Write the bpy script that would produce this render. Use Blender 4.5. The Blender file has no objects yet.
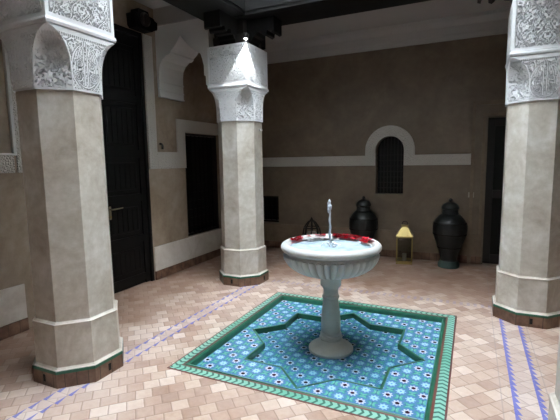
import bpy, bmesh, math, random
import numpy as np
from mathutils import Matrix, Vector
random.seed(7)
rng = np.random.default_rng(11)
PI = math.pi
COL = bpy.context.scene.collection

# ------------------------------------------------------------------ nodes
class V:
    """a node socket (or number) with arithmetic"""
    def __init__(s, nt, x): s.nt, s.x = nt, x
    def m(s, op, *o):
        n = s.nt.nodes.new('ShaderNodeMath'); n.operation = op
        for i, a in enumerate((s,) + o):
            a = a.x if isinstance(a, V) else a
            if isinstance(a, (int, float)): n.inputs[i].default_value = a
            else: s.nt.links.new(a, n.inputs[i])
        return V(s.nt, n.outputs[0])
    def __add__(s, o): return s.m('ADD', o)
    __radd__ = __add__
    def __mul__(s, o): return s.m('MULTIPLY', o)
    __rmul__ = __mul__
    def __sub__(s, o): return s.m('SUBTRACT', o)
    def __rsub__(s, o): return V(s.nt, float(o)).m('SUBTRACT', s)
    def __truediv__(s, o): return s.m('DIVIDE', o)
    def __lt__(s, o): return s.m('LESS_THAN', o)
    def __gt__(s, o): return s.m('GREATER_THAN', o)
    def frac(s): return s.m('FRACT')
    def floor(s): return s.m('FLOOR')
    def abs(s): return s.m('ABSOLUTE')
    def sin(s): return s.m('SINE')
    def cos(s): return s.m('COSINE')
    def sqrt(s): return s.m('SQRT')
    def mx(s, o): return s.m('MAXIMUM', o)
    def mn(s, o): return s.m('MINIMUM', o)
    def cl(s): return s.mx(0.0).mn(1.0)

def srgb(r, g, b):
    f = lambda c: (c/255/12.92) if c/255 <= .04045 else ((c/255+.055)/1.055)**2.4
    return (f(r), f(g), f(b), 1)

def newmat(name, rough=.6, spec=.4, metal=0.0):
    m = bpy.data.materials.new(name); m.use_nodes = True
    nt = m.node_tree; b = nt.nodes['Principled BSDF']
    b.inputs['Roughness'].default_value = rough
    b.inputs['Metallic'].default_value = metal
    b.inputs['Specular IOR Level'].default_value = spec
    return m, nt, b
def mix(nt, f, a, b):
    n = nt.nodes.new('ShaderNodeMix'); n.data_type = 'RGBA'
    for i, v in ((0, f), (6, a), (7, b)):
        v = v.x if isinstance(v, V) else v
        if isinstance(v, (tuple, float, int)): n.inputs[i].default_value = v
        else: nt.links.new(v, n.inputs[i])
    return n.outputs[2]
def coords(nt, kind='Object'):
    n = nt.nodes.new('ShaderNodeTexCoord'); return n.outputs[kind]
def sep(nt, c):
    n = nt.nodes.new('ShaderNodeSeparateXYZ'); nt.links.new(c, n.inputs[0])
    return [V(nt, n.outputs[i]) for i in range(3)]
def noise(nt, scale, detail=4, rough=.55, co=None, dist=0.0):
    n = nt.nodes.new('ShaderNodeTexNoise'); n.inputs['Scale'].default_value = scale
    n.inputs['Detail'].default_value = detail; n.inputs['Roughness'].default_value = rough
    n.inputs['Distortion'].default_value = dist
    nt.links.new(co or coords(nt), n.inputs['Vector']); return V(nt, n.outputs[0])
def ramp(nt, f, stops):
    n = nt.nodes.new('ShaderNodeValToRGB'); e = n.color_ramp.elements
    while len(e) < len(stops): e.new(.5)
    for i, (p, c) in enumerate(stops): e[i].position = p; e[i].color = c
    nt.links.new(f.x, n.inputs[0]); return n.outputs[0]
def bump(nt, b, h, dist=.004, strength=.5):
    n = nt.nodes.new('ShaderNodeBump'); n.inputs['Distance'].default_value = dist
    n.inputs['Strength'].default_value = strength
    nt.links.new(h.x, n.inputs['Height']); nt.links.new(n.outputs[0], b.inputs['Normal'])
def setc(nt, b, c):
    if isinstance(c, tuple): b.inputs['Base Color'].default_value = c
    else: nt.links.new(c, b.inputs['Base Color'])

def plaster(name, c1, c2, c3, rough=.45, sc=2.2):
    m, nt, b = newmat(name, rough)
    a = noise(nt, sc, 6, .62, dist=.6); f = noise(nt, sc*7, 4, .6)
    c = ramp(nt, (a*.75 + f*.25), [(.34, c1), (.5, c2), (.66, c3)])
    setc(nt, b, c); bump(nt, b, f*.6 + noise(nt, sc*1.5, 3)*1.5, .006, .35); return m
def flat(name, c, rough=.5, metal=0.0, var=.12, sc=12, spec=.4):
    m, nt, b = newmat(name, rough, spec, metal)
    d = tuple(x*(1-var*2) for x in c[:3]) + (1,)
    n = noise(nt, sc, 5, .6); setc(nt, b, mix(nt, n.x, c, d)); bump(nt, b, n, .002, .3); return m

M = {}
M['column'] = plaster('tadelakt_column', srgb(168,157,142), srgb(193,186,174), srgb(218,214,207), .42, 2.6)
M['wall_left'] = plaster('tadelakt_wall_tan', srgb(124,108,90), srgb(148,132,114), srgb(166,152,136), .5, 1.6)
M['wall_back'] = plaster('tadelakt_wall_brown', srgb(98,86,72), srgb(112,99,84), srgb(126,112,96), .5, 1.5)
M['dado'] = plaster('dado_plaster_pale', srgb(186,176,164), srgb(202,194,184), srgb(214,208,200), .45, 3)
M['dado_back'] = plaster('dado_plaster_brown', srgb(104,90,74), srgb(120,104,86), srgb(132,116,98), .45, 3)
M['white'] = flat('white_plaster', srgb(222,222,220), .7, var=.03, sc=20)
M['ceiling'] = flat('ceiling_plaster', srgb(176,172,168), .8, var=.05, sc=3)
M['carved'] = flat('carved_plaster', srgb(238,239,240), .7, var=.04, sc=30)
M['wood'] = flat('dark_wood', srgb(38,33,31), .5, var=.3, sc=25)
M['black_wood'] = flat('black_wood', srgb(14,13,12), .6, spec=.25, var=.3, sc=25)
M['marble'] = flat('fountain_marble', srgb(214,216,214), .35, var=.12, sc=9)
M['marble_dull'] = flat('weathered_marble', srgb(206,208,202), .5, var=.14, sc=14)
M['jar'] = flat('dark_glazed_ceramic', srgb(34,38,38), .35, var=.35, sc=18)
M['jar_foot'] = flat('verdigris_ceramic', srgb(60,80,76), .5, var=.3, sc=22)
M['brass'] = flat('brass', srgb(178,158,104), .42, 1.0, var=.15)
M['dark_metal'] = flat('dark_metal', srgb(34,32,30), .5, .6)
M['aged_brass'] = flat('aged_brass', srgb(176,164,130), .5, .4, var=.3)
M['red'] = flat('red_petal', srgb(206,24,50), .6, var=.12, sc=40)
M['white_petal'] = flat('white_petal', srgb(248,248,248), .6, var=.01, sc=40)
M['green_glaze'] = flat('green_glazed_tile', srgb(48,112,88), .3, var=.3, sc=16)
M['dark_slot'] = flat('dark_slot', srgb(14,14,14), .7)
M['plate'] = flat('wall_plate', srgb(170,160,146), .5, var=.05)

def band_mat():
    m, nt, b = newmat('carved_band_plaster', .75)
    co = coords(nt); n = nt.nodes.new('ShaderNodeTexVoronoi'); n.feature = 'DISTANCE_TO_EDGE'
    n.inputs['Scale'].default_value = 38; nt.links.new(co, n.inputs['Vector'])
    h = (V(nt, n.outputs[0])*3).cl()
    setc(nt, b, srgb(196,192,184)); bump(nt, b, h, .01, .9); return m
M['band'] = band_mat()

def tile_rim():      # brown glazed bejmat on plinths and skirtings
    m, nt, b = newmat('brown_tile', .4)
    x, y, z = sep(nt, coords(nt))
    n = noise(nt, 9, 4); f = ((x + y)/.11).frac()
    j = (f < .05)
    c = ramp(nt, n, [(.3, srgb(78,56,44)), (.5, srgb(108,82,66)), (.7, srgb(132,104,86))])
    setc(nt, b, mix(nt, j, c, srgb(70,56,48))); bump(nt, b, n, .003, .4); return m
M['tile'] = tile_rim()

def floor_mat():
    m, nt, b = newmat('bejmat_floor', .38, .45)
    co = coords(nt); x, y, z = sep(nt, co)
    S = .112; k = .70711
    w = noise(nt, 5, 2)*.012
    u = ((x + y)*k + w)/S; v = ((y - x)*k + w)/S
    # running bond of near-square bricks on the diagonal
    row = v.floor(); u2 = u + (row*.5).frac()
    iu = u2.floor(); fu = u2.frac(); fv = v.frac()
    e = fu.mn(1 - fu).mn(fv.mn(1 - fv))
    rnd = ((iu*12.9898 + row*78.233).sin()*43758.5453).frac()
    g = e < .03
    n = noise(nt, 2.0, 5, .65); n2 = noise(nt, 26, 4, .6)
    c = ramp(nt, rnd*.38 + n*.40 + n2*.22, [(.22, srgb(140,108,90)), (.40, srgb(172,142,124)), (.58, srgb(196,174,158)), (.78, srgb(224,210,200))])
    c = mix(nt, (noise(nt, .9, 5, .65)*4 - 1.6).cl()*.5, c, srgb(206,190,180))
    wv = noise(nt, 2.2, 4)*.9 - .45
    gal_shade = ((y + wv - 4.62)/.55).cl().mx(((-2.80 - x + wv)/.5).cl())   # shade under the galleries, painted into the tile colour as brown
    c = mix(nt, gal_shade*.6, c, srgb(128,92,70))
    c = mix(nt, g*.65, c, srgb(134,108,92))
    blue = srgb(80,94,182)
    def strip(c, a, t, x0, x1, wd, per, base=0.0, amt=.85, pale=.35):
        # pale strip between two lines of blue triangles
        inside = (a > x0)*(a < x1)
        jj = ((t/per).frac() < .06)*inside
        c = mix(nt, inside*pale*(y < 4.6), c, srgb(214,202,196))
        c = mix(nt, jj*.5, c, srgb(150,130,118))
        f = (t/per).frac()
        for xx, sg in ((x0, 1), (x1, 1)):
            d = (a - xx)*sg
            tri = (d > 0.0)*(d < (1 - f)*wd + base)
            c = mix(nt, tri*amt*(y < 4.6), c, blue)
        return c
    edge = 0
    c = strip(c, x, y, -2.615, -2.50, .036, .105)
    c = strip(c, x, y, .30, .45, .030, .075, .014, .85, .2)
    ins = (x > -2.4)*(x < .28)
    d = (y - 4.80).abs()
    c = mix(nt, ins*(d < .05)*((x/.07).frac() < .45)*.25, c, srgb(110,118,190))
    thin = ((x - .235).abs() < .004) + ((x - .52).abs() < .004)
    c = mix(nt, thin*.4, c, srgb(140,130,130))
    setc(nt, b, c)
    r = n2*.2 + .30; nt.links.new(r.x, b.inputs['Roughness'])
    bump(nt, b, (e*10).cl()*.7 + rnd*.5 + n2*.35, .004, .6); return m
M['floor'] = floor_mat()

def zellige():
    m, nt, b = newmat('zellige_rosettes', .25, .5)
    x, y, z = sep(nt, coords(nt)); s = .0775
    X = x/s; Y = y/s
    A = (X + Y)*.5; B = (X - Y)*.5
    ia = (A + .5).floor(); ib = (B + .5).floor()
    # back to axis-aligned distance from rosette centre
    cx = X - (ia + ib); cy = Y - (ia - ib)
    r = (cx*cx + cy*cy).sqrt()
    th = cy.m('ARCTAN2', cx)
    petal = (th*8).cos()
    dark = ((ia*.5).frac() < .25)
    c = mix(nt, (noise(nt, 60, 2)*2 - .5).cl(), srgb(66,122,148), srgb(76,146,146))
    # green small stars between rosettes
    ga = A.frac() - .5; gb = B.frac() - .5
    gx = ga + gb; gy = ga - gb; gr = (gx*gx + gy*gy).sqrt(); gth = gy.m('ARCTAN2', gx)
    c = mix(nt, gr < ((gth*8).cos()*.06 + .34), c, srgb(92,168,150))
    c = mix(nt, gr < .13, c, srgb(122,186,168))
    c = mix(nt, r < (petal*.10 + .66), c, srgb(82,124,164))
    ring = r < (petal*.08 + .40)
    c = mix(nt, ring, c, mix(nt, dark, srgb(136,178,204), srgb(186,196,214)))
    c = mix(nt, (r < .30)*(1 - dark), c, srgb(158,198,216))
    c = mix(nt, (r < (petal*.03 + .20))*dark, c, srgb(56,22,44))
    c = mix(nt, (r < .10)*(1 - dark), c, srgb(84,140,200))
    # narrow cross joints
    jn = ((X*.5).frac() - .5).abs() < .035
    jm = ((Y*.5).frac() - .5).abs() < .035
    c = mix(nt, (jn + jm).cl()*(r > .6)*.6, c, srgb(36,84,110))
    setc(nt, b, c); bump(nt, b, noise(nt, 40, 2), .003, .4); return m
M['zellige'] = zellige()

def chevron():
    m, nt, b = newmat('chevron_border', .28, .5)
    n = nt.nodes.new('ShaderNodeUVMap'); u, v, _ = sep(nt, n.outputs[0])
    w = (v - .5).abs()
    f = (u/.052 + w*1.1).frac()
    rnd = ((u/.052 + w*1.1).floor()*12.7).sin().abs()
    c = mix(nt, rnd, srgb(104,170,148), srgb(144,194,178))
    c = mix(nt, f < .36, c, srgb(34,98,84))
    c = mix(nt, (v < .12), c, srgb(112,60,56)); c = mix(nt, (v > .81), c, srgb(108,64,58))
    setc(nt, b, c); bump(nt, b, f, .002, .3); return m
M['chevron'] = chevron()

def water_mat(name, tint, rough=.05, bumpsc=14, bs=.4, mixf=None):
    m = bpy.data.materials.new(name); m.use_nodes = True; nt = m.node_tree
    nt.nodes.clear(); o = nt.nodes.new('ShaderNodeOutputMaterial')
    t = nt.nodes.new('ShaderNodeBsdfTransparent'); t.inputs[0].default_value = tint
    g = nt.nodes.new('ShaderNodeBsdfGlossy'); g.inputs['Roughness'].default_value = rough
    fr = nt.nodes.new('ShaderNodeFresnel'); fr.inputs[0].default_value = 1.33
    bp = nt.nodes.new('ShaderNodeBump'); bp.inputs['Distance'].default_value = .006; bp.inputs['Strength'].default_value = bs
    nt.links.new(noise(nt, bumpsc, 3).x, bp.inputs['Height'])
    nt.links.new(bp.outputs[0], g.inputs['Normal']); nt.links.new(bp.outputs[0], fr.inputs['Normal'])
    mx = nt.nodes.new('ShaderNodeMixShader'); nt.links.new(fr.outputs[0], mx.inputs[0])
    nt.links.new(t.outputs[0], mx.inputs[1]); nt.links.new(g.outputs[0], mx.inputs[2])
    last = mx.outputs[0]
    if mixf:
        d = nt.nodes.new('ShaderNodeBsdfDiffuse'); d.inputs[0].default_value = mixf[1]
        m2 = nt.nodes.new('ShaderNodeMixShader')
        nn = noise(nt, 9, 4); f = (nn*1.2 - .6 + mixf[0]).cl(); nt.links.new(f.x, m2.inputs[0])
        nt.links.new(last, m2.inputs[1]); nt.links.new(d.outputs[0], m2.inputs[2]); last = m2.outputs[0]
    nt.links.new(last, o.inputs[0]); return m
M['pool_water'] = water_mat('pool_water', (.86,.93,.93,1))
M['bowl_water'] = water_mat('bowl_water', (.85,.93,.96,1), .08, 30, .9, (.85, srgb(176,194,204)))
M['jet'] = water_mat('jet_water', (.8,.85,.9,1), .1, 60, .8, (.8, srgb(214,222,232)))
M['foam'] = flat('foam', srgb(238,244,248), .5, var=.02)
def glass():
    m = water_mat('lantern_glass', (.86,.87,.84,1), .04, 3, .05); return m
M['glass'] = glass()
def emis(name, c, s):
    m, nt, b = newmat(name); b.inputs['Emission Color'].default_value = c; b.inputs['Emission Strength'].default_value = s; return m
M['bulb'] = emis('spot_bulb', (.95,.97,1,1), 60)

# ------------------------------------------------------------------ mesh helpers
def link(o, parent=None):
    COL.objects.link(o)
    if parent: o.parent = parent
    return o
def obj(name, bm, mat, parent=None, loc=None, smooth=False):
    bmesh.ops.remove_doubles(bm, verts=bm.verts, dist=1e-6)
    bmesh.ops.recalc_face_normals(bm, faces=bm.faces)
    me = bpy.data.meshes.new(name); bm.to_mesh(me); bm.free()
    me.materials.append(M[mat] if isinstance(mat, str) else mat)
    if smooth:
        for p in me.polygons: p.use_smooth = True
        try: me.set_sharp_from_angle(angle=math.radians(40))
        except Exception: pass
    o = bpy.data.objects.new(name, me)
    if loc: o.location = loc
    return link(o, parent)
def gridobj(name, verts, faces, mat, parent=None):
    me = bpy.data.meshes.new(name); me.from_pydata(verts, [], faces); me.update()
    me.materials.append(M[mat]); return link(bpy.data.objects.new(name, me), parent)
def tag(o, label, cat, group=None):
    o['label'] = label; o['category'] = cat
    if group: o['group'] = group
    return o
def thing(name, label, cat, loc=(0,0,0), rz=0, group=None):
    o = bpy.data.objects.new(name, None); o.location = loc; o.rotation_euler = (0,0,rz); o.empty_display_size = .1
    link(o); return tag(o, label, cat, group)
def struct(o): o['kind'] = 'structure'; return o
def structe(name, loc=(0,0,0)):
    o = bpy.data.objects.new(name, None); o.location = loc; o.empty_display_size = .1; link(o); return struct(o)
def box(bm, a, b, bev=0):
    a, b = Vector(a), Vector(b)
    r = bmesh.ops.create_cube(bm, size=1)
    bmesh.ops.scale(bm, vec=[max(abs(b[i]-a[i]),1e-4) for i in range(3)], verts=r['verts'])
    bmesh.ops.translate(bm, vec=(a+b)/2, verts=r['verts'])
    if bev:
        es = list({e for v in r['verts'] for e in v.link_edges})
        bmesh.ops.bevel(bm, geom=es, offset=bev, segments=2, affect='EDGES', profile=.5)
def boxes(name, L, mat, parent=None, bev=0, loc=None):
    bm = bmesh.new()
    for a, b in L: box(bm, a, b, bev)
    return obj(name, bm, mat, parent, loc)
def prism(bm, pts, off, axis):      # extrude a closed 2-D outline; axis = 'x','y','z' is the extrusion axis
    lo, hi = off
    def mk(p, h):
        return {'y': (p[0], h, p[1]), 'x': (h, p[0], p[1]), 'z': (p[0], p[1], h)}[axis]
    A = [bm.verts.new(mk(p, lo)) for p in pts]; B = [bm.verts.new(mk(p, hi)) for p in pts]
    n = len(pts)
    bm.faces.new(A); bm.faces.new(B[::-1])
    for i in range(n): bm.faces.new([A[i], B[i], B[(i+1) % n], A[(i+1) % n]])
def lathe(bm, prof, seg=48, rf=None, close=True):
    rings = []
    for (r, z) in prof:
        ring = []
        for i in range(seg):
            t = 2*PI*i/seg; rr = r if rf is None else rf(r, z, t)
            ring.append(bm.verts.new((rr*math.cos(t), rr*math.sin(t), z)))
        rings.append(ring)
    for a, b in zip(rings, rings[1:]):
        for i in range(seg):
            j = (i+1) % seg; bm.faces.new([a[i], a[j], b[j], b[i]])
    if close:
        bm.faces.new(rings[0][::-1]); bm.faces.new(rings[-1])
def smoothprof(P, n=6):             # Catmull-Rom through the points
    out = []
    for i in range(len(P)-1):
        p0 = P[max(i-1,0)]; p1 = P[i]; p2 = P[i+1]; p3 = P[min(i+2,len(P)-1)]
        for k in range(n):
            t = k/n
            out.append(tuple(.5*((2*p1[j]) + (-p0[j]+p2[j])*t + (2*p0[j]-5*p1[j]+4*p2[j]-p3[j])*t*t + (-p0[j]+3*p1[j]-3*p2[j]+p3[j])*t**3) for j in (0,1)))
    out.append(P[-1]); return out
def tube(bm, pts, r, seg=8):
    rings = []
    P = [Vector(p) for p in pts]
    for i, p in enumerate(P):
        d = (P[min(i+1,len(P)-1)] - P[max(i-1,0)]).normalized()
        a = d.orthogonal().normalized() if i == 0 else (rings_a - d*rings_a.dot(d)).normalized()
        rings_a = a; b = d.cross(a); rr = r[i] if isinstance(r, (list, tuple)) else r
        rings.append([bm.verts.new(p + (a*math.cos(2*PI*k/seg) + b*math.sin(2*PI*k/seg))*rr) for k in range(seg)])
    for a, b in zip(rings, rings[1:]):
        for k in range(seg): bm.faces.new([a[k], a[(k+1)%seg], b[(k+1)%seg], b[k]])
    bm.faces.new(rings[0][::-1]); bm.faces.new(rings[-1])

# ------------------------------------------------------------------ room shell
XL, YB, ZC = -3.9, 6.75, 3.62
XR, YF = 1.75, -.85
PX, PY = -1.10, 3.375           # centre of the pool
CO = [(-2.77, 2.12), (-2.77, 4.70), (.558, 4.66), (.665, 2.10)]

# floor with the square cut for the pool
x0, x1, y0, y1 = -2.11, -.085, 2.37, 4.38
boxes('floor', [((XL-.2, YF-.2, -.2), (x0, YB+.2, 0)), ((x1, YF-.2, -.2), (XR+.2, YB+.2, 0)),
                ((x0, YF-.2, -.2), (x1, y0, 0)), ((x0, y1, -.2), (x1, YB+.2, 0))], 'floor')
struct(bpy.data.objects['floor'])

def wall(name, axis, pos, thick, u0, u1, z0, z1, holes, mat, extra=None):
    """wall panel split into cells around rectangular holes (u0,u1,z0,z1)"""
    us = sorted({u0, u1} | {h[0] for h in holes} | {h[1] for h in holes})
    zs = sorted({z0, z1} | {h[2] for h in holes} | {h[3] for h in holes})
    bm = bmesh.new()
    for a, b in zip(us, us[1:]):
        run = None
        for c, d in zip(zs, zs[1:]):
            if any(h[0] <= a and b <= h[1] and h[2] <= c and d <= h[3] for h in holes): continue
            if axis == 'x': box(bm, (pos, a, c), (pos+thick, b, d))
            else: box(bm, (a, pos, c), (b, pos+thick, d))
    if extra: extra(bm)
    return struct(obj(name, bm, mat))
wall('wall_left', 'x', XL, -.25, YF-.2, YB+.25, -.1, ZC, [(2.58,4.20,-.1,3.25), (4.98,5.97,.45,2.05)], 'wall_left')
def niche_top(bm):                  # round head of the niche
    c, r, n = (-1.21, 1.75), .22, 12
    for s in (-1, 1):
        pts = [(c[0]+s*r, 1.97)] + [(c[0]+s*r*math.cos(t*PI/2/n), c[1]+r*math.sin(t*PI/2/n)) for t in range(n+1)]
        prism(bm, pts, (YB, YB+.25), 'y')
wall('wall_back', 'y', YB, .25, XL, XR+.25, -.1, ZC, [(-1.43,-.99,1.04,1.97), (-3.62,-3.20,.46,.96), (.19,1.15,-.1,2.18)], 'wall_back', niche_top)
wall('wall_right', 'x', XR, .25, YF-.2, YB, -.1, ZC, [], 'wall_left')
wall('wall_front', 'y', YF, -.25, XL, XR, -.1, ZC, [], 'wall_left')
# ceiling of the galleries, open over the court
cx0, cx1, cy0, cy1 = -2.49, .32, 1.15, 4.42
struct(boxes('ceiling', [((XL-.2, YF-.2, ZC), (cx0, YB+.2, ZC+.12)), ((cx1, YF-.2, ZC), (XR+.2, YB+.2, ZC+.12)),
              ((cx0, YF-.2, ZC), (cx1, cy0, ZC+.12)), ((cx0, cy1, ZC), (cx1, YB+.2, ZC+.12))], 'ceiling'))
struct(boxes('wall_upper', [((cx0-.25, cy0-.25, ZC+.12), (cx0, cy1+.25, 8.0)), ((cx1, cy0-.25, ZC+.12), (cx1+.25, cy1+.25, 8.0)),
              ((cx0, cy1, ZC+.12), (cx1, cy1+.25, 8.0)), ((cx0, cy0-.25, ZC+.12), (cx1, cy0, 8.0))], 'white'))
# cornice of the back wall
bm = bmesh.new()
cp = [(YB, 3.32), (YB-.03, 3.32), (YB-.035, 3.38), (YB-.05, 3.40), (YB-.06, 3.50), (YB-.13, 3.57), (YB-.14, ZC), (YB, ZC)]
prism(bm, cp, (XL, XR), 'x'); struct(obj('trim_1', bm, 'ceiling'))
# dado and skirtings
def dado(name, axis, pos, s, spans, mat, h0, h1, t):
    L = []
    for a, b in spans:
        if axis == 'x': L.append(((pos, a, h0), (pos+s*t, b, h1)))
        else: L.append(((a, pos, h0), (b, pos+s*t, h1)))
    return struct(boxes(name, L, mat, bev=.004))
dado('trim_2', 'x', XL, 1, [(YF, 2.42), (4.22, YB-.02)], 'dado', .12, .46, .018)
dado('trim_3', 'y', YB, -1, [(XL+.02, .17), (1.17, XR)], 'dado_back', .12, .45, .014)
dado('baseboard_left', 'x', XL, 1, [(YF, 2.42), (4.22, YB-.03)], 'tile', 0, .12, .028)
dado('baseboard_back', 'y', YB, -1, [(XL+.03, .17), (1.17, XR)], 'tile', 0, .12, .024)
dado('baseboard_right', 'x', XR, -1, [(YF, YB-.03)], 'tile', 0, .12, .028)
dado('baseboard_front', 'y', YF, 1, [(XL+.03, XR-.03)], 'tile', 0, .12, .028)
# carved plaster bands, left wall
T = .022
def bandx(name, L): return struct(boxes(name, [((XL, a, c), (XL+T, b, d)) for a, b, c, d in L], 'band', bev=.003))
bandx('trim_4', [(4.215,4.37,1.52,3.25), (4.37,4.98,1.52,1.75), (4.80,4.98,1.75,2.23), (4.98,6.15,2.05,2.23), (5.97,6.15,1.52,2.05), (6.15,6.7,1.52,1.75)])
bandx('trim_5', [(YF,2.43,1.53,1.69), (2.46,2.565,1.53,3.25)])
struct(boxes('trim_6', [((XL, 2.425, 1.69), (XL+.034, 2.455, 3.25)), ((XL, YF, 1.692), (XL+.034, 2.455, 1.712))], 'white', bev=.004))
# carved band, back wall with its arch round the niche
bm = bmesh.new()
box(bm, (XL+.03, YB-T, 1.50), (-1.60, YB, 1.665)); box(bm, (-.82, YB-T, 1.50), (.0, YB, 1.665))
n = 24; ro, ri, cc = .39, .225, (-1.21, 1.745)
for s in (-1, 1):
    box(bm, (cc[0]+s*ri, YB-T-.001, 1.50), (cc[0]+s*ro, YB, cc[1]))
for i in range(n):
    a, b2 = PI*i/n, PI*(i+1)/n
    prism(bm, [(cc[0]+ri*math.cos(a), cc[1]+ri*math.sin(a)), (cc[0]+ro*math.cos(a), cc[1]+ro*math.sin(a)),
               (cc[0]+ro*math.cos(b2), cc[1]+ro*math.sin(b2)), (cc[0]+ri*math.cos(b2), cc[1]+ri*math.sin(b2))], (YB-T, YB), 'y')
struct(obj('trim_7', bm, 'band'))
struct(boxes('trim_8', [((-.02, YB-.03, 0), (.03, YB, 2.42)), ((.03, YB-.03, 2.36), (1.32, YB, 2.42)), ((1.27, YB-.03, 0), (1.32, YB, 2.36)),
                        ((.12, YB-.02, 0), (.16, YB, 2.24)), ((.16, YB-.02, 2.20), (1.18, YB, 2.24))], 'dado_back', bev=.004))

# ------------------------------------------------------------------ doors and windows
d1 = structe('door_1', (XL, 3.39, 0))
bmf = bmesh.new()
for a, b in (((-.10,-.81,0),(0.01,-.76,3.25)), ((-.10,.76,0),(.01,.81,3.25)), ((-.10,-.76,3.19),(.01,.76,3.25))): box(bmf, a, b, .006)
obj('frame', bmf, 'black_wood', d1)
boxes('backing', [((-.24,-.80,-.05),(-.16,.80,3.25))], 'black_wood', d1)
for s in (-1, 1):
    a, b = (-.757, -.004) if s < 0 else (.004, .757)
    bm = bmesh.new(); box(bm, (-.09, a, .012), (-.03, b, 3.185))
    for q in range(14):                         # framed strapwork panels
        pass
    leaf = obj('leaf', bm, 'black_wood', d1)
    bm = bmesh.new(); zz = [.10, .62, 1.16, 1.72, 2.40, 3.10]
    st = .085
    box(bm, (-.032, a, .012), (-.012, a+st, 3.185)); box(bm, (-.032, b-st, .012), (-.012, b, 3.185))
    for z in zz: box(bm, (-.032, a+st, z-.05), (-.014, b-st, z+.05))
    obj('panel_rails', bm, 'black_wood', leaf)
    bm = bmesh.new()
    for za, zb in zip(zz, zz[1:]):
        box(bm, (-.032, a+st+.06, za+.11), (-.018, b-st-.06, zb-.11), .008)
        ya, yb = a+st+.09, b-st-.09
        cnt = 5
        for i in range(cnt+1):
            yy = ya + (yb-ya)*i/cnt
            box(bm, (-.02, yy-.006, za+.13), (-.012, yy+.006, zb-.13))
    obj('carved_panel', bm, 'black_wood', leaf)
# handle: back plate, lever, key escutcheon
bm = bmesh.new(); box(bm, (-.012, .12, .93), (-.004, .155, 1.09), .003)
hd = obj('handle_plate', bm, 'aged_brass', d1)
bm = bmesh.new(); tube(bm, [(-.006,.137,1.055), (.035,.137,1.055), (.045,.15,1.056), (.047,.20,1.058), (.046,.29,1.062)], [.009,.009,.009,.0085,.007]); obj('lever', bm, 'aged_brass', hd, smooth=True)
bm = bmesh.new(); tube(bm, [(-.006,.137,.965), (.004,.137,.965)], .012, 12); obj('keyhole_cover', bm, 'brass', hd)
# door 1's upper pivot block
PZ = .74
pv = thing('pivot_block', 'dark carved wooden pivot block at the top corner of the tall black door', 'bracket', (XL, 4.15, 3.262))
bm = bmesh.new()
pf = [(-.20,0.04), (-.17,0), (.12,0), (.16,.03), (.17,.10), (.22,.06), (.235,.09), (.235,.19), (.19,.20), (.16,.235), (.08,.245), (.06,.31), (-.12,.31), (-.135,.24), (-.21,.22)]
pf = [(y*.9, z*PZ) for y, z in pf]; prism(bm, pf, (0, .13), 'x'); obj('block', bm, 'black_wood', pv)
bm = bmesh.new(); lathe(bm, [(.07,0),(.085,.02),(.085,.03),(.06,.05)], 24)
bmesh.ops.rotate(bm, cent=(0,0,0), matrix=Matrix.Rotation(PI/2, 3, 'Y'), verts=bm.verts); bmesh.ops.translate(bm, vec=(.12,-.02,.115), verts=bm.verts)
obj('boss', bm, 'wood', pv)

def shutter(name, loc, w, h, nx, nz, axis):
    r = structe(name, loc)
    def B(u0, u1, z0, z1, d0, d1):
        return ((-d1, u0, z0), (-d0, u1, z1)) if axis == 'x' else ((u0, d0, z0), (u1, d1, z1))
    boxes('backing', [B(0, w, 0, h, .17, .22)], 'black_wood', r)
    f = .035
    boxes('window_frame', [B(0, f, 0, h, .10, .17), B(w-f, w, 0, h, .10, .17), B(f, w-f, 0, f, .10, .17), B(f, w-f, h-f, h, .10, .17)], 'wood', r)
    L = [B(w*i/nx-.008, w*i/nx+.008, f, h-f, .125, .14) for i in range(1, nx)] + [B(f, w-f, h*i/nz-.006, h*i/nz+.006, .14, .152) for i in range(1, nz)]
    boxes('grille', L, 'black_wood', r); return r
shutter('window_1', (XL, 4.98, .45), .99, 1.60, 9, 12, 'x')
w2 = structe('window_2', (-1.43, YB, 1.04))
boxes('backing', [((0,.17,0), (.44,.22,.93))], 'black_wood', w2)
L = [((.055*i-.006,.12,0), (.055*i+.006,.132,.71+math.sqrt(max(.22**2-(.055*i-.22)**2,0))-.004)) for i in range(1,8)] + [((0,.132,.09*i-.005),(.44,.142,.09*i+.005)) for i in range(1,8)]
boxes('grille', L, 'wood', w2)
shutter('window_3', (-3.62, YB, .46), .42, .50, 4, 5, 'y')
d2 = structe('door_2', (.19, YB, 0))
boxes('leaf', [((0,.12,0), (.96,.17,2.18))], 'black_wood', d2)
boxes('panel_rails', [((.0,.10,0),(.10,.12,2.18)), ((.86,.10,0),(.96,.12,2.18)), ((.1,.10,0),(.86,.12,.14)), ((.1,.10,1.0),(.86,.12,1.12)), ((.1,.10,2.06),(.86,.12,2.18))], 'wood', d2, .004)

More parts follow.
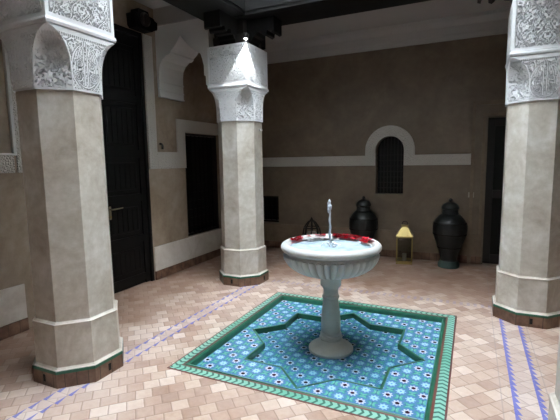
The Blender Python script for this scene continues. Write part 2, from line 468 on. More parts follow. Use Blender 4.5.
# ------------------------------------------------------------------ carved plaster relief
def field(n, lam, seed):
    r = np.random.default_rng(seed); W = []
    for i in range(n):
        a = r.uniform(0, 2*PI); l = lam*r.uniform(.7, 1.5); W.append((math.cos(a)*2*PI/l, math.sin(a)*2*PI/l, r.uniform(0, 2*PI)))
    def f(u, v):
        s = 0
        for a, b, c in W: s = s + np.sin(a*u + b*v + c)
        return s/math.sqrt(n)
    return f
F1, F2, F3, F4 = field(6,.11,1), field(6,.11,2), field(5,.05,3), field(5,.05,4)
def sm(x, a, b): t = np.clip((x-a)/(b-a), 0, 1); return t*t*(3-2*t)
def strand(h, d, w=.0055, g=.010):      # a raised strand with a groove each side
    h = np.where(np.abs(d) < g, np.minimum(h, sm(np.abs(d), g, w)), h)
    return np.where(np.abs(d) < w, 1, h)
def arabesque(u, v, capital=False):
    """height 0..1 of the carving; u mirrored about 0, metres"""
    s = np.abs(u)
    a = s + .016*F1(s, v) + .004*F3(s, v); b = v + .016*F2(s, v) + .004*F4(s, v)
    l = .0245
    w = np.sin(PI*a/l)*np.sin(PI*b/l)
    h = 1 - sm(w, .36, .54)
    # curling stems
    c = F1(s*1.4+.3, v*1.4)*1.6
    h = strand(h, (c - np.round(c))*.045, .0045, .0068)
    if capital:
        # pointed arch, inner arch, scrolls
        t = np.clip(v/.34, 0, 1.2)
        arch = .115*np.sqrt(np.clip(1-(np.clip((v-.13)/.19, 0, 1))**2, 0, 1))
        arch = np.where(v < .13, .115 - .03*np.clip((.13-v)/.13,0,1)**2*3, arch)
        h = strand(h, s - arch, .0065, .0098)
        h = strand(h, s - arch*.62, .0055, .0085)
        h = strand(h, s - .014, .0045, .008)*1.0
        # base swags running down to the face's edges
        h = strand(h, v - (.03 + .10*(s/.12)**2), .005, .009)
        for cx_, cy_, R_ in ((.062,.10,.032), (.165,.17,.030), (.05,.19,.022), (.15,.27,.024)):
            dx, dy = s-cx_, v-cy_; r = np.hypot(dx, dy); th = np.arctan2(dy, dx)
            sp = ((r/.0125 - th/(2*PI)) % 1.0 - .5)*.0125
            h = np.where(r < R_, 1 - sm(np.abs(sp), .0026, .0048), h)
            h = strand(h, r - R_, .0035, .007)
    return h
DEP = .034
def ring_mesh(name, zs, section, mat, parent, heightf):
    """section(z) -> list of (x,y,nx,ny,u,flag); same count at every height"""
    V_, F_ = [], []; N = None
    for z in zs:
        S = section(z); N = len(S[0])
        X, Y, NX, NY, U = S[:5]
        h = heightf(z, *S)
        X = X - NX*h; Y = Y - NY*h
        V_ += list(zip(X.tolist(), Y.tolist(), [float(z)]*N))
    for j in range(len(zs)-1):
        for i in range(N):
            k = (i+1) % N; F_.append((j*N+i, j*N+k, (j+1)*N+k, (j+1)*N+i))
    return gridobj(name, V_, F_, mat, parent)

def column_parts(root):
    ok = lambda r: [(r*a/math.cos(PI/8)) for a in (1,)]
    def octa(bm, levels):                 # levels: (apothem, z)
        rings = []
        for r, z in levels:
            R_ = r/math.cos(PI/8)
            rings.append([bm.verts.new((R_*math.cos(PI/8 + i*PI/4), R_*math.sin(PI/8 + i*PI/4), z)) for i in range(8)])
        for a, b in zip(rings, rings[1:]):
            for i in range(8): bm.faces.new([a[i], a[(i+1)%8], b[(i+1)%8], b[i]])
        bm.faces.new(rings[0][::-1]); bm.faces.new(rings[-1])
    bm = bmesh.new(); octa(bm, [(.312,0),(.312,.105)]); pl = obj('plinth', bm, 'tile', root)
    bm = bmesh.new(); box(bm, (.309,-.012,.03), (.315,.012,.085), .002); box(bm, (-.012,-.315,.03), (.012,-.309,.085), .002)
    obj('vent_slot', bm, 'dark_slot', pl)['label'] = 'small dark upright slot'
    bm = bmesh.new(); octa(bm, [(.313,.105),(.313,.122),(.306,.128)]); obj('green_edging', bm, 'green_glaze', root)['label'] = 'thin green glazed edging'
    bm = bmesh.new(); octa(bm, [(.302,.134),(.288,.145),(.286,.457)]); pd = obj('pedestal', bm, 'column', root)
    bm = bmesh.new(); octa(bm, [(.286,.457),(.290,.459),(.290,.464),(.284,.467)]); obj('ledge', bm, 'dado', root)['label'] = 'pale upper ledge with painted-in highlight'  # paler plaster; the highlight from above is partly put into its colour
    bm = bmesh.new(); octa(bm, [(.306,.127),(.311,.128),(.311,.132),(.303,.135)]); obj('ledge', bm, 'dado', root)['label'] = 'pale lower ledge with painted-in highlight'  # same pale ring, top light partly painted in
    bm = bmesh.new(); octa(bm, [(.283,.466),(.267,.478),(.265,1.2),(.266,2.105)]); obj('shaft', bm, 'column', root)
    # capital: octagon to square
    R_, z0_, z1_ = .280, 2.105, 2.50
    c0 = R_*(1-math.tan(PI/8)); nf, nd = 96, 40
    def cap(z):
        t = (z-z0_)/(z1_-z0_)
        c = max(c0*(max(1-t**4, 0))**.6, .004)
        X, Y, NX, NY, U, D = [], [], [], [], [], []
        fl = R_ - c
        for q in range(4):
            cs, sn = math.cos(q*PI/2), math.sin(q*PI/2)
            s = np.linspace(-fl, fl, nf, endpoint=False)
            x = np.full(nf, R_); y = s; nx = np.ones(nf); ny = np.zeros(nf); u = s.copy(); d = np.full(nf, -1.)
            p = np.linspace(0, 1, nd, endpoint=False)
            xd = R_ - c*p; yd = fl + c*p
            hol = .32*c*np.sin(PI*p)**1.0*float(sm(np.array(t), .15, .62))
            xd = xd - hol*.7071; yd = yd - hol*.7071
            x = np.concatenate([x, xd]); y = np.concatenate([y, yd])
            nx = np.concatenate([nx, np.full(nd, .7071)]); ny = np.concatenate([ny, np.full(nd, .7071)])
            u = np.concatenate([u, (p-.5)*c*1.414]); d = np.concatenate([d, p])
            X.append(x*cs - y*sn); Y.append(x*sn + y*cs); NX.append(nx*cs - ny*sn); NY.append(nx*sn + ny*cs); U.append(u); D.append(d)
        return [np.concatenate(a) for a in (X, Y, NX, NY, U, D)] + [c]
    def capH(z, X, Y, NX, NY, U, D, c):
        v = z - z0_; fl = R_ - c
        h = arabesque(U, np.full_like(U, v), True)
        ondiag = D >= 0
        h2 = arabesque(U+.5, np.full_like(U, v+.7), False)
        h2 = strand(h2, np.abs(U) - .03 - .02*math.sin(v*18), .004, .008)
        h = np.where(ondiag, h2, h)
        edge = np.where(ondiag, np.minimum(D, 1-D)*c*1.414, fl - np.abs(U))
        h = np.where(edge < .007, 1, h)
        if v < .016 or v > .372: h = np.ones_like(h)
        elif v > .345:                                 # border of little slots
            h = np.where(((U/.016) % 1 < .45) & (v > .351) & (v < .366), .3, 1.0)
        return (1-h)*DEP*(1 if c > .02 else c/.02)
    zs = np.concatenate([[z0_], np.arange(z0_+.004, z1_-.001, .004), [z1_-.001, z1_]])
    cp_ = ring_mesh('capital', zs, cap, 'carved', root, capH)
    # moulding
    bm = bmesh.new()
    rr = []
    for r, z in ((.26,2.492),(.272,2.496),(.272,2.508),(.284,2.512),(.288,2.53),(.284,2.545),(.276,2.55),(.26,2.55)):
        rr.append([bm.verts.new((r*a, r*b, z)) for a, b in ((1,-1),(1,1),(-1,1),(-1,-1))])
    for a, b in zip(rr, rr[1:]):
        for i in range(4): bm.faces.new([a[i], a[(i+1)%4], b[(i+1)%4], b[i]])
    bm.faces.new(rr[0][::-1]); bm.faces.new(rr[-1]); obj('moulding', bm, 'carved', root)
    # square carved block
    Rb, zb0, zb1 = .278, 2.548, 3.02
    nb = 132
    def blk(z):
        X, Y, NX, NY, U = [], [], [], [], []
        for q in range(4):
            cs, sn = math.cos(q*PI/2), math.sin(q*PI/2)
            s = np.linspace(-Rb, Rb, nb, endpoint=False)
            X.append(Rb*cs - s*sn); Y.append(Rb*sn + s*cs); NX.append(np.full(nb, cs)); NY.append(np.full(nb, sn)); U.append(s)
        return [np.concatenate(a) for a in (X, Y, NX, NY, U)]
    def blkH(z, X, Y, NX, NY, U):
        v = z - zb0
        h = arabesque(U*1.0, np.full_like(U, v+.9))
        # lozenge trellis of stems
        for k in (0, 1):
            g = (np.abs(U) + (1 if k else -1)*(v*.62) )/.13
            h = strand(h, (g - np.round(g) + .10*np.sin(v*40))*.13, .0045, .0085)
        e = Rb - np.abs(U)
        h = np.where(e < .034, 1, h); h = np.where((e > .026) & (e < .034), .35, h)
        if v < .03 or v > .46: h = np.ones_like(h)
        return (1-h)*DEP
    zs = np.arange(zb0, zb1+.001, .004)
    ob = ring_mesh('block', zs, blk, 'carved', root, blkH)
    me = ob.data; bm = bmesh.new(); bm.from_mesh(me); bm.verts.ensure_lookup_table()
    n_ = nb*4; top = [bm.verts[(len(zs)-1)*n_ + i] for i in range(n_)]; bm.faces.new(top); bm.to_mesh(me); bm.free()

col_labels = ['octagonal column at the left front with carved white capital, nearest on the left',
              'octagonal column lit by a spotlight, behind and left of the fountain',
              'octagonal column at the right, behind the blue floor lines',
              'octagonal column at the bottom right corner of the view, only its edge in frame']
proto = thing('column', col_labels[0], 'column', (CO[0][0], CO[0][1], 0), 0, 'columns around the court')
column_parts(proto)
def copy_tree(o, parent=None):
    c = o.copy(); COL.objects.link(c)
    if parent: c.parent = parent
    for ch in list(o.children): copy_tree(ch, c)
    return c
cols = [proto]
for i in (1, 2, 3):
    c = copy_tree(proto); c.location = (CO[i][0], CO[i][1], 0); c['label'] = col_labels[i]; cols.append(c)

# ------------------------------------------------------------------ wooden brackets and beams
def arm_profile(L):
    return [(.18,0), (.235,0), (.245,.055), (.27,.065), (.285,.10), (.33,.11), (.345,.15), (.40,.155), (.415,.115), (.44,.095), (.47,.11),
            (.475,.15), (L-.04,.155), (L-.03,.115), (L,.125), (L,.30), (.18,.30)]
def bracket(label, c):
    r = thing('beam_bracket', label, 'bracket', (c[0], c[1], 3.02), 0, 'wooden beam brackets on the columns')
    bm = bmesh.new(); box(bm, (-.225,-.225,0), (.225,.225,.12), .008); box(bm, (-.20,-.20,.12), (.20,.20,.30)); obj('core', bm, 'wood', r)
    for q in range(4):
        bm = bmesh.new(); prism(bm, arm_profile(.57), (-.11, .11), 'y')
        for v_ in bm.verts: v_.co.x += 0
        bmesh.ops.rotate(bm, cent=(0,0,0), matrix=Matrix.Rotation(q*PI/2, 3, 'Z'), verts=bm.verts)
        obj('arm', bm, 'black_wood', r)
    return r
bracket('black stepped wooden bracket on the carved block of the left front column', CO[0])
br2 = bracket('black stepped wooden bracket above the spotlight on the back left column', CO[1])
bracket('black stepped wooden bracket on the right column, mostly above the frame', CO[2])
bracket('black stepped wooden bracket on the column at the bottom right corner', CO[3])
def beam(label, a, b):
    r = thing('roof_beam', label, 'beam', ((a[0]+b[0])/2, (a[1]+b[1])/2, 3.32), 0, 'dark beams around the open court')
    hx, hy = abs(b[0]-a[0])/2, abs(b[1]-a[1])/2
    boxes('timber', [((-hx,-hy,0), (hx,hy,.30))], 'black_wood', r)
    e = .012
    boxes('edge_moulding', [((-hx-e,-hy-e,.04), (hx+e,-hy,.075)), ((-hx-e,hy,.04), (hx+e,hy+e,.075))] if hx > hy else
          [((-hx-e,-hy,.04), (-hx,hy,.075)), ((hx,-hy,.04), (hx+e,hy,.075))], 'black_wood', r); return r
beam('dark wooden beam over the back of the court, from the spotlit column to the right', (-3.05, 4.42), (cx1+.56, 4.98))
beam('dark wooden beam over the left side of the court, running from the spotlit column towards the viewer', (-3.05, cy0+.01), (-2.49, 4.408))
beam('dark wooden beam over the right side of the court', (cx1, cy0+.01), (cx1+.56, 4.408))
beam('dark wooden beam over the front of the court', (-3.05, cy0-.56), (cx1+.56, cy0))

# spotlight at the corner of the block
sp = thing('spotlight', 'small bright spotlight under the wooden bracket of the back left column', 'light', (CO[1][0]+.272, CO[1][1]-.272, 3.055))
bm = bmesh.new(); lathe(bm, [(.020,.0),(.030,0),(.033,.02),(.033,.055),(.02,.065)], 20, close=True); obj('housing', bm, 'dark_metal', sp, smooth=True)
bm = bmesh.new(); lathe(bm, [(.004,-.012),(.016,-.008),(.019,-.001)], 16); obj('bulb', bm, 'bulb', sp, smooth=True)
bm = bmesh.new(); box(bm, (-.09,.05,.045), (.012,.075,.058)); box(bm,(-.02,.0,.045),(.012,.075,.058)); obj('mounting_arm', bm, 'dark_metal', sp)
ld = bpy.data.lights.new('spot_lamp', 'SPOT'); ld.energy = 60; ld.spot_size = math.radians(58); ld.spot_blend = .12; ld.shadow_soft_size = .012; ld.color = (.95,.98,1)
lo = bpy.data.objects.new('spot_lamp', ld); link(lo, sp); lo.location = (.045,-.045,.0)
lo.rotation_euler = (Vector((-.16,.16,-1)).to_track_quat('-Z','Y')).to_euler()

# ------------------------------------------------------------------ the plaster arch over the left passage
ar = structe('trim_9', (0, 4.46, 0))
hole = [(-3.86,2.47), (-3.86,2.80), (-3.845,2.90), (-3.80,2.97), (-3.73,3.02), (-3.675,3.05), (-3.61,3.095), (-3.55,3.155), (-3.485,3.24),
        (-3.42,3.155), (-3.36,3.095), (-3.30,3.05), (-3.25,3.02), (-3.18,2.97), (-3.155,2.90), (-3.135,2.82), (-3.135,2.70), (-3.11,2.69), (-3.11,2.58), (-3.09,2.57), (-3.09,2.47)]
bm = bmesh.new()
for a, b in zip(hole, hole[1:]):                  # vertical strips above the opening, legs as the end strips
    if b[0] - a[0] > 1e-4: prism(bm, [(a[0],a[1]), (b[0],b[1]), (b[0],ZC), (a[0],ZC)], (0, .50), 'y')
    elif b[0] == a[0]: pass
box(bm, (XL,0,2.49), (-3.86,.50,ZC)); box(bm, (-3.09,0,2.55), (-3.05,.50,ZC))
obj('arch_wall', bm, 'white', ar)
boxes('ridge', [((-3.862,0,2.575), (-3.848,.50,2.595)), ((-3.862,0,2.69), (-3.848,.50,2.71)), ((XL+.001,-.006,2.49),(-3.848,.506,2.505))], 'white', ar, .003)
bm = bmesh.new(); prism(bm, [(-3.715,3.028), (-3.66,3.058), (-3.652,3.046), (-3.705,3.016)], (0,.5), 'y'); obj('ridge', bm, 'white', ar)
boxes('cornice', [((XL,-.035,3.40), (-3.05,0,3.44)), ((XL,-.02,3.44), (-3.05,0,ZC))], 'ceiling', ar, .004)

# ------------------------------------------------------------------ pool
pool = thing('tiled_pool', 'sunken square pool basin of blue and green tile around the fountain', 'pool', (PX, PY, 0))
H = (x1-x0)/2; q3 = [(-1,-1),(1,-1),(1,1),(-1,1)]
def frame(name, r0, z0_, r1, z1_, mat, parent, uv=False, thick=0):
    bm = bmesh.new(); L = bm.loops.layers.uv.new('UVMap')
    for i in range(4):
        a, b = q3[i], q3[(i+1)%4]
        vs = [bm.verts.new((a[0]*r0, a[1]*r0, z0_)), bm.verts.new((b[0]*r0, b[1]*r0, z0_)), bm.verts.new((b[0]*r1, b[1]*r1, z1_)), bm.verts.new((a[0]*r1, a[1]*r1, z1_))]
        f = bm.faces.new(vs)
        for lp, (u, v) in zip(f.loops, ((-r0,0),(r0,0),(r1,1),(-r1,1))): lp[L].uv = (u, v)
    if thick:
        g = bmesh.ops.extrude_face_region(bm, geom=bm.faces[:]); vs = [x for x in g['geom'] if isinstance(x, bmesh.types.BMVert)]
        bmesh.ops.translate(bm, vec=(0,0,-thick), verts=vs)
    me = bpy.data.meshes.new(name); bm.to_mesh(me); bm.free(); me.materials.append(M[mat]); return link(bpy.data.objects.new(name, me), parent)
W0, Zf, Zs = H-.095, -.045, -.095
frame('chevron_border', H, .004, W0, .004, 'chevron', pool, thick=.10)['label'] = 'green and mint chevron tile border'
bm = bmesh.new()
lv = [(W0,.002),(W0-.012,.006),(W0-.028,0),(W0-.034,-.012),(W0-.036,Zf),(W0-.036,Zf-.05),(W0,Zf-.05)]
rr = [[bm.verts.new((a*r, b*r, z)) for a, b in q3] for r, z in lv]
rr.append(rr[0])
for a, b in zip(rr, rr[1:]):
    for i in range(4): bm.faces.new([a[i], a[(i+1)%4], b[(i+1)%4], b[i]])
obj('inner_kerb', bm, 'green_glaze', pool)['label'] = 'dark green glazed kerb inside the border'
a_ = .565; k_ = a_*math.tan(PI/8); tp = a_*math.sqrt(2)
star = []
for i in range(8):                    # tips and inner corners alternate
    t = i*PI/4; star.append((tp*math.cos(t), tp*math.sin(t)))
    t2 = t + PI/8; ri_ = a_/math.cos(PI/8); star.append((ri_*math.cos(t2), ri_*math.sin(t2)))
def offs(P, s): return [(x*s, y*s) for x, y in P]
# upper pool floor with a star-shaped opening
bm = bmesh.new(); w = W0-.034
outer = []
for (x, y) in star:
    m = max(abs(x), abs(y)); outer.append((x/m*w, y/m*w))
so = offs(star, 1.0)
A = [bm.verts.new((x, y, Zf)) for x, y in so]; B = [bm.verts.new((x, y, Zf)) for x, y in outer]
A2 = [bm.verts.new((x, y, Zf-.05)) for x, y in so]; B2 = [bm.verts.new((x, y, Zf-.05)) for x, y in outer]
for i in range(16):
    j = (i+1) % 16
    bm.faces.new([A[i], A[j], B[j], B[i]]); bm.faces.new([A2[i], B2[i], B2[j], A2[j]])
    bm.faces.new([A[i], A2[i], A2[j], A[j]]); bm.faces.new([B[i], B[j], B2[j], B2[i]])
obj('upper_floor', bm, 'zellige', pool)
bm = bmesh.new()
A = [bm.verts.new((x, y, Zs)) for x, y in offs(star, 1.03)]; B = [bm.verts.new((x, y, Zs-.04)) for x, y in offs(star, 1.03)]
bm.faces.new(A); bm.faces.new(B[::-1])
for i in range(16): bm.faces.new([A[i], B[i], B[(i+1)%16], A[(i+1)%16]])
obj('star_floor', bm, 'zellige', pool)
bm = bmesh.new()
def inset(P, d):
    out = []; n = len(P)
    for i in range(n):
        p0, p, p1 = Vector(P[i-1]), Vector(P[i]), Vector(P[(i+1)%n])
        e0, e1 = (p-p0).normalized(), (p1-p).normalized()
        n0, n1 = Vector((-e0.y, e0.x)), Vector((-e1.y, e1.x))
        bis = (n0+n1).normalized(); out.append(tuple(p + bis*(d/max(bis.dot(n0), .35))))
    return out
lv = [(inset(star,-.010), Zf-.01), (inset(star,-.010), Zf+.0015), (inset(star,.0), Zf+.003), (inset(star,.012), Zf+.0), (inset(star,.014), Zs-.01)]
rr = [[bm.verts.new((x, y, z)) for x, y in P] for P, z in lv]; rr.append(rr[0])
for a, b in zip(rr, rr[1:]):
    for i in range(16): bm.faces.new([a[i], a[(i+1)%16], b[(i+1)%16], b[i]])
obj('star_edging', bm, 'green_glaze', pool)['label'] = 'dark green glazed edging of the eight-pointed star'
bm = bmesh.new()
wp = inset(star, .016)
A = [bm.verts.new((x, y, Zs+.022)) for x, y in wp]; bm.faces.new(A)
pw = obj('pool_water', bm, 'pool_water', None, (PX, PY, 0)); tag(pw, 'thin sheet of water in the star-shaped basin around the fountain foot', 'water')

# ------------------------------------------------------------------ fountain
ft = thing('marble_fountain', 'white marble pedestal fountain with a fluted bowl in the middle of the pool', 'fountain', (PX, PY, Zs), 0)
Z = lambda z: z - Zs
prof = [(.0,.0),(.20,.0),(.20,.02),(.185,.035),(.15,.05),(.12,.075),(.10,.10)]
prof = [(max(r,.001), z) for r, z in prof]
bm = bmesh.new(); lathe(bm, prof[1:4] + smoothprof(prof[3:], 4)[1:], 48); obj('foot', bm, 'marble_dull', ft, smooth=True)
bm = bmesh.new(); lathe(bm, [(.085,.095),(.098,.10),(.104,.115),(.098,.13),(.086,.135),(.092,.142),(.096,.152),(.090,.162),(.083,.166)], 40)
obj('base_ring', bm, 'marble_dull', ft, smooth=True)
bm = bmesh.new(); lathe(bm, smoothprof([(.084,.164),(.087,.24),(.082,.33),(.072,.42),(.066,.485)], 5), 40); obj('shaft', bm, 'marble_dull', ft, smooth=True)
bm = bmesh.new(); lathe(bm, [(.066,.480),(.076,.486),(.080,.496),(.076,.506),(.066,.512)], 40); obj('collar', bm, 'marble_dull', ft, smooth=True)
bm = bmesh.new(); lathe(bm, [(.066,.508),(.066,.555),(.070,.575),(.088,.592),(.092,.60),(.092,.68),(.100,.70)], 40); obj('neck', bm, 'marble_dull', ft, smooth=True)
# fluted bowl
prf = smoothprof([(.06,Z(.590)),(.17,Z(.602)),(.28,Z(.634)),(.357,Z(.682)),(.402,Z(.738)),(.415,Z(.788)),(.405,Z(.818))], 9)
NF = 40
def flute(r, z, t):
    ph = (t*NF/(2*PI)) % 1.0; e = abs(ph-.5)*2           # 0 on the rib, 1 in the groove
    zt = Z(.790); rt = .034                               # rounded head of each rib
    head = zt - (1-math.sqrt(max(1-e*e, 0)))*rt*1.1
    if z > head: return r - .030
    fade = min(1, max(0, (r-.10)/.12))
    return r + (.006 - .048*e**3.2)*fade
dense = []
for a, b in zip(prf, prf[1:]):
    for k in range(3): dense.append((a[0]+(b[0]-a[0])*k/3, a[1]+(b[1]-a[1])*k/3))
dense.append(prf[-1])
bm = bmesh.new(); lathe(bm, dense, NF*12, flute); obj('fluted_bowl', bm, 'marble', ft, smooth=False)
rp = [(.35,Z(.81)),(.395,Z(.815)),(.424,Z(.826)),(.437,Z(.845)),(.435,Z(.866)),(.420,Z(.882)),(.400,Z(.888)),(.382,Z(.880)),(.368,Z(.862)),(.352,Z(.845)),(.30,Z(.825)),(.15,Z(.805)),(.02,Z(.80))]
bm = bmesh.new(); lathe(bm, smoothprof(rp, 4), 96, close=False); obj('rim', bm, 'marble', ft, smooth=True)
bm = bmesh.new(); lathe(bm, [(.022,Z(.78)),(.022,Z(.84)),(.016,Z(.862)),(.008,Z(.866))], 20); obj('nozzle', bm, 'marble_dull', ft, smooth=True)
# water in the bowl: rippled disc
bm = bmesh.new()
nr, nt_ = 26, 72; rings = []
for i in range(nr+1):
    r = .3595*i/nr; ring = []
    for k in range(nt_ if i else 1):
        t = 2*PI*k/nt_
        z = .849 + .0035*math.sin(r*75) * (1-r/.36) + .0012*math.sin(5*t+r*40)*(r/.36)*(1-r/.36)*2
        if r < .07: z += .026*(1-(r/.07))**1.2 + .004*math.sin(7*t)*(r/.07)
        ring.append(bm.verts.new((r*math.cos(t), r*math.sin(t), z)))
    rings.append(ring)
for k in range(nt_): bm.faces.new([rings[0][0], rings[1][k], rings[1][(k+1)%nt_]])
for a, b in zip(rings[1:], rings[2:]):
    for k in range(nt_): bm.faces.new([a[k], b[k], b[(k+1)%nt_], a[(k+1)%nt_]])
bw = obj('bowl_water', bm, 'bowl_water', None, (PX, PY, 0), smooth=True); tag(bw, 'pale rippling water filling the fountain bowl', 'water')
# jet
jt = thing('water_jet', 'thin vertical jet of water rising from the fountain bowl', 'water jet', (PX, PY, .865))
pts, rad = [], []
for i in range(25):
    s = i/24; pts.append((-.003*math.sin(s*7) - .014*s + .0025*math.sin(s*17), .003*math.sin(s*9), .335*s)); rad.append(.011 - .003*s + .0018*math.sin(s*31))
bm = bmesh.new(); tube(bm, pts, rad, 10); obj('stream', bm, 'jet', jt, smooth=True)
bm = bmesh.new()
for (dx, dz, r) in ((-.014,.31,.017),(-.008,.335,.020),(-.016,.358,.016),(-.010,.378,.012),(-.004,.318,.012),(-.018,.29,.010),(-.010,.392,.007)):
    q = bmesh.ops.create_icosphere(bm, subdivisions=2, radius=r); bmesh.ops.scale(bm, vec=(1,1,1.35), verts=q['verts']); bmesh.ops.translate(bm, vec=(dx, random.uniform(-.004,.004), dz), verts=q['verts'])
obj('crest', bm, 'jet', jt, smooth=True)
bm = bmesh.new()
for i in range(60):
    t = random.uniform(0, 2*PI); r = random.uniform(.008,.085)
    q = bmesh.ops.create_icosphere(bm, subdivisions=1, radius=random.uniform(.004,.009)); bmesh.ops.translate(bm, vec=(r*math.cos(t), r*math.sin(t), .020*(1-r/.085) - .003), verts=q['verts'])
obj('froth', bm, 'foam', jt, smooth=True)

# petals
def petal_mesh(name, mat, L, W, cup):
    bm = bmesh.new(); n, m = 8, 6; g = []
    for i in range(n+1):
        u = i/n; w_ = W*math.sin(PI*min(u*.92+.06,1))**.7; row = []
        for j in range(m+1):
            v = j/m*2-1; row.append(bm.verts.new((L*(u-.5), w_*v, cup*(v*v*.6 + (2*u-1)**2*.8) + .0015*math.sin(9*u+5*v))))
        g.append(row)
    for i in range(n):
        for j in range(m): bm.faces.new([g[i][j], g[i+1][j], g[i+1][j+1], g[i][j+1]])
    r = bmesh.ops.solidify(bm, geom=bm.faces[:], thickness=.0012)
    bmesh.ops.recalc_face_normals(bm, faces=bm.faces)
    me = bpy.data.meshes.new(name); bm.to_mesh(me); bm.free(); me.materials.append(M[mat])
    for p in me.polygons: p.use_smooth = True
    return me
rm = [petal_mesh('rose_petal', 'red', .040, .018, .005), petal_mesh('rose_petal', 'red', .052, .022, .007)]
wm = [petal_mesh('rose_petal', 'white_petal', .044, .019, .003), petal_mesh('rose_petal', 'white_petal', .060, .026, .004)]
def petal(me, dx, dy, z, label, group, tilt=.35):
    o = bpy.data.objects.new('rose_petal', me); link(o); o.location = (PX+dx, PY+dy, z)
    o.rotation_euler = (random.uniform(-tilt,tilt), random.uniform(-tilt,tilt), random.uniform(0,2*PI)); tag(o, label, 'petal', group)
g1 = 'red petals in the clump on the left of the bowl rim'
for i in range(11):
    t = math.radians(181 - 22*i/10); r = .372 - .018*(i%3)
    petal(rm[i%2], r*math.cos(t), r*math.sin(t), .886 - .006*(i%3), 'red rose petal in the small clump at the left end of the bowl rim', g1, .3)
petal(rm[0], -.300, .245, .884, 'single red rose petal on the rim between the left clump and the jet', None)
for dx, dy, z in [(-.235,.295,.886),(-.205,.315,.886),(-.175,.33,.886)]:
    petal(rm[0], dx, dy, z, 'red rose petal in the short row on the far rim left of the jet', 'red petals just left of the jet')
g2 = 'red petals along the far rim right of the jet'
for i in range(34):
    t = math.radians(103 - 42*i/33); r = .372 - .024*(i%3)
    petal(rm[i%2], r*math.cos(t), r*math.sin(t), .888 - .009*(i%3), 'red rose petal in the long drift along the far rim right of the jet', g2, .3)
g3 = 'red petals in the clump at the right end of the rim'
for i in range(13):
    t = math.radians(52 - 21*i/12); r = .368 - .026*(i%3)
    petal(rm[i%2], r*math.cos(t), r*math.sin(t), .888 - .008*(i%3), 'red rose petal in the clump at the right end of the bowl rim', g3, .3)
g4 = 'white petals floating along the far left side'
for i in range(48):
    t = math.radians(154 - 58*i/47); r = .335 - .026*(i%3)
    petal(wm[1], r*math.cos(t), r*math.sin(t), .862 - .002*(i%3), 'white rose petal in the floating row left of the jet', g4, .1)
for i in range(9):
    t = math.radians(44 - 20*i/8); r = .325 - .02*(i%2)
    petal(wm[1], r*math.cos(t), r*math.sin(t), .860 + .002*(i%2), 'white rose petal floating below the right red clump', 'white petals at the right of the bowl', .1)

# ------------------------------------------------------------------ urns and lanterns by the back wall
def urn(label, x, y, s=1.0, sx=1.0):
    r = thing('lidded_urn', label, 'urn', (x, y, 0), random.uniform(0,1), 'lidded urns by the back wall')
    bm = bmesh.new(); lathe(bm, [(q*sx, z*s) for q, z in [(.145,0),(.150,.015),(.150,.055),(.135,.075),(.128,.10)]], 40); obj('foot', bm, 'jar_foot', r, smooth=True)['label'] = 'greenish foot ring'
    pr = smoothprof([(.122,.09),(.118,.13),(.135,.22),(.170,.33),(.212,.44),(.234,.54),(.232,.62),(.205,.70),(.150,.765),(.112,.79)], 5)
    def rf(q, z, t): return q + .0035*max(0, math.cos(t*14))*math.sin(min(max((z/s-.2)/.5,0),1)*PI)
    bm = bmesh.new(); lathe(bm, [(q*sx, z*s) for q, z in pr], 84, rf); obj('body', bm, 'jar', r, smooth=True)
    bm = bmesh.new()
    for z, q in ((.30,.161),(.50,.230),(.66,.224)):
        lathe(bm, [((q-.006)*sx,(z-.012)*s),((q+.004)*sx,(z-.008)*s),((q+.006)*sx,z*s),((q+.003)*sx,(z+.008)*s),((q-.008)*sx,(z+.012)*s)], 60)
    obj('band', bm, 'dark_metal', r, smooth=True)
    bm = bmesh.new(); lathe(bm, [(q*sx, z*s) for q, z in [(.112,.785),(.118,.80),(.110,.815),(.106,.86),(.118,.868),(.118,.875)]], 40); obj('neck', bm, 'jar', r, smooth=True)
    bm = bmesh.new(); lathe(bm, [(q*sx, z*s) for q, z in smoothprof([(.122,.874),(.122,.888),(.104,.925),(.066,.955),(.026,.968)], 4)], 40)
    ld_ = obj('lid', bm, 'jar', r, smooth=True)
    bm = bmesh.new(); lathe(bm, [(q*sx, z*s) for q, z in smoothprof([(.016,.962),(.016,.975),(.028,.99),(.022,1.008),(.004,1.022)], 4)], 20); obj('knob', bm, 'jar', ld_, smooth=True)
    return r
urn('dark lidded urn behind the fountain bowl, left of the brass lantern', -1.555, 6.46, 1.0, .97)
urn('dark lidded urn on a greenish foot, right of the brass lantern', -.265, 6.42, 1.0, 1.0)

ln = thing('brass_lantern', 'brass lantern with glass sides standing between the two dark urns', 'lantern', (-.905, 6.44, 0), .12)
h, zt = .112, .42
boxes('base', [((-h-.008,-h-.008,0),(h+.008,h+.008,.02)), ((-h,-h,.02),(h,h,.035))], 'brass', ln, .003)
for sx_ in (-1,1):
    for sy_ in (-1,1):
        bm = bmesh.new(); box(bm, (sx_*h-.009,sy_*h-.009,.035), (sx_*h+.009,sy_*h+.009,zt)); obj('post', bm, 'brass', ln)
RA, RB = bmesh.new(), bmesh.new()
for a, b in (((-h,-h),(h,-h)),((h,-h),(h,h)),((h,h),(-h,h)),((-h,h),(-h,-h))):
    p, q = Vector(a), Vector(b); lo_ = Vector((min(a[0],b[0])-.006, min(a[1],b[1])-.006)); hi_ = Vector((max(a[0],b[0])+.006, max(a[1],b[1])+.006))
    box(RA, (lo_.x, lo_.y, zt-.014), (hi_.x, hi_.y, zt+.004)); box(RB, (lo_.x, lo_.y, .033), (hi_.x, hi_.y, .05))

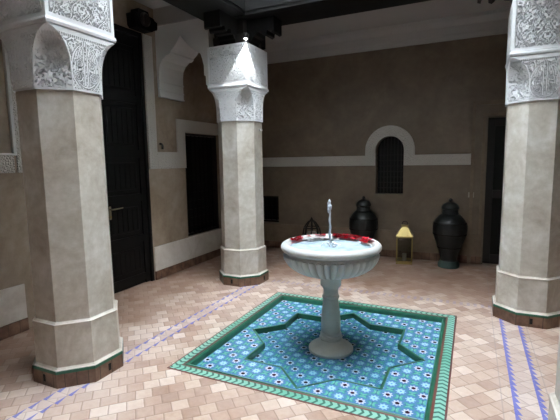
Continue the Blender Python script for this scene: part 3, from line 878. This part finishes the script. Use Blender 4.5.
obj('rail', RA, 'brass', ln); obj('rail', RB, 'brass', ln)
for k in range(4):
    bm = bmesh.new(); box(bm, (-h+.009,-.0015,.05), (h-.009,.0015,zt-.014))
    bmesh.ops.translate(bm, vec=(0,-h,0), verts=bm.verts); bmesh.ops.rotate(bm, cent=(0,0,0), matrix=Matrix.Rotation(k*PI/2,3,'Z'), verts=bm.verts); obj('glass_pane', bm, 'glass', ln)
bm = bmesh.new(); rr = []
for r_, z in ((h+.016,zt+.002),(h+.016,zt+.012),(.045,zt+.145),(.045,zt+.165),(.052,zt+.168),(.052,zt+.178)):
    rr.append([bm.verts.new((a*r_, b*r_, z)) for a, b in q3])
for a, b in zip(rr, rr[1:]):
    for i in range(4): bm.faces.new([a[i], a[(i+1)%4], b[(i+1)%4], b[i]])
bm.faces.new(rr[0][::-1]); bm.faces.new(rr[-1]); obj('roof', bm, 'brass', ln)
bm = bmesh.new(); tube(bm, [(.04*math.cos(t), 0, zt+.19+.04*math.sin(t)) for t in [PI*i/12 for i in range(-1,14)]], .005); obj('ring_handle', bm, 'dark_metal', ln, smooth=True)
bm = bmesh.new(); lathe(bm, [(.032,.035),(.032,.14),(.028,.145)], 20); obj('candle', bm, 'plate', ln, smooth=True)

dl = thing('domed_lantern', 'small dark domed lantern by the back wall, seen behind the left of the bowl', 'lantern', (-2.44, 6.45, 0), .3); dl.scale = (.95,.95,.9)
bm = bmesh.new(); lathe(bm, [(.11,0),(.12,.02),(.09,.05),(.10,.07)], 24); obj('base', bm, 'dark_metal', dl, smooth=True)
bm = bmesh.new()
for i in range(8):
    t = i*PI/4; tube(bm, [(.10*math.cos(t),.10*math.sin(t),.06),(.155*math.cos(t),.155*math.sin(t),.20),(.16*math.cos(t),.16*math.sin(t),.38),(.135*math.cos(t),.135*math.sin(t),.52),(.07*math.cos(t),.07*math.sin(t),.62),(.02*math.cos(t),.02*math.sin(t),.66)], .013)
for z, r_ in ((.20,.155),(.38,.160),(.52,.135)):
    tube(bm, [(r_*math.cos(t*PI/12), r_*math.sin(t*PI/12), z) for t in range(25)], .012)
obj('cage', bm, 'dark_metal', dl, smooth=True)
bm = bmesh.new(); lathe(bm, [(.09,.06),(.10,.25),(.095,.40),(.07,.44)], 24); obj('shade', bm, 'plate', dl, smooth=True)
bm = bmesh.new(); lathe(bm, [(.05,.64),(.03,.67),(.015,.70),(.004,.72)], 16); obj('finial', bm, 'dark_metal', dl, smooth=True)

ws = tag(boxes('light_switch', [((0.0-.04, YB-.010, 1.01), (.04, YB, 1.09))], 'plate', bev=.003), 'small pale square switch plate on the back wall, left of the dark doorway', 'switch')
bm = bmesh.new(); tube(bm, [(XL, 4.45, 1.86), (XL+.03, 4.45, 1.86), (XL+.045, 4.45, 1.83), (XL+.04, 4.45, 1.79)], [.016,.010,.012,.016]); tag(obj('wall_hook', bm, 'dark_metal'), 'small dark hook on the tan wall between the black door and the dark window', 'hook')
hc = boxes('wall_clip', [((CO[1][0]+.262, CO[1][1]+.02, 1.99), (CO[1][0]+.285, CO[1][1]+.09, 2.012))], 'white', bev=.003); tag(hc, 'tiny white clip near the top of the back left column shaft', 'clip')

# ------------------------------------------------------------------ light, camera
w = bpy.data.worlds.new('sky'); bpy.context.scene.world = w; w.use_nodes = True
bg = w.node_tree.nodes['Background']; bg.inputs[0].default_value = (.84,.92,1.0,1); bg.inputs[1].default_value = 30.0

def camera():
    pi_, ro, ya, f = .119362305, -.0160135797, -.439513874, 408.041153
    F = Vector((math.sin(ya)*math.cos(pi_), math.cos(ya)*math.cos(pi_), -math.sin(pi_)))
    r0 = Vector((math.cos(ya), -math.sin(ya), 0)); u0 = r0.cross(F)
    r = r0*math.cos(ro) + u0*math.sin(ro); u = -r0*math.sin(ro) + u0*math.cos(ro)
    cd = bpy.data.cameras.new('camera'); cd.sensor_width = 36; cd.lens = 36*f/560; cd.clip_start = .05
    co = bpy.data.objects.new('camera', cd); link(co)
    m = Matrix.Identity(4)
    for i in range(3): m[i][0], m[i][1], m[i][2] = r[i], u[i], -F[i]
    m[2][3] = 1.6; co.matrix_world = m
    bpy.context.scene.camera = co
camera()
sc = bpy.context.scene
sc.view_settings.view_transform = 'Standard'; sc.view_settings.look = 'None'
sc.view_settings.exposure = 0.0; sc.view_settings.gamma = 1; sc.view_settings.use_curve_mapping = False
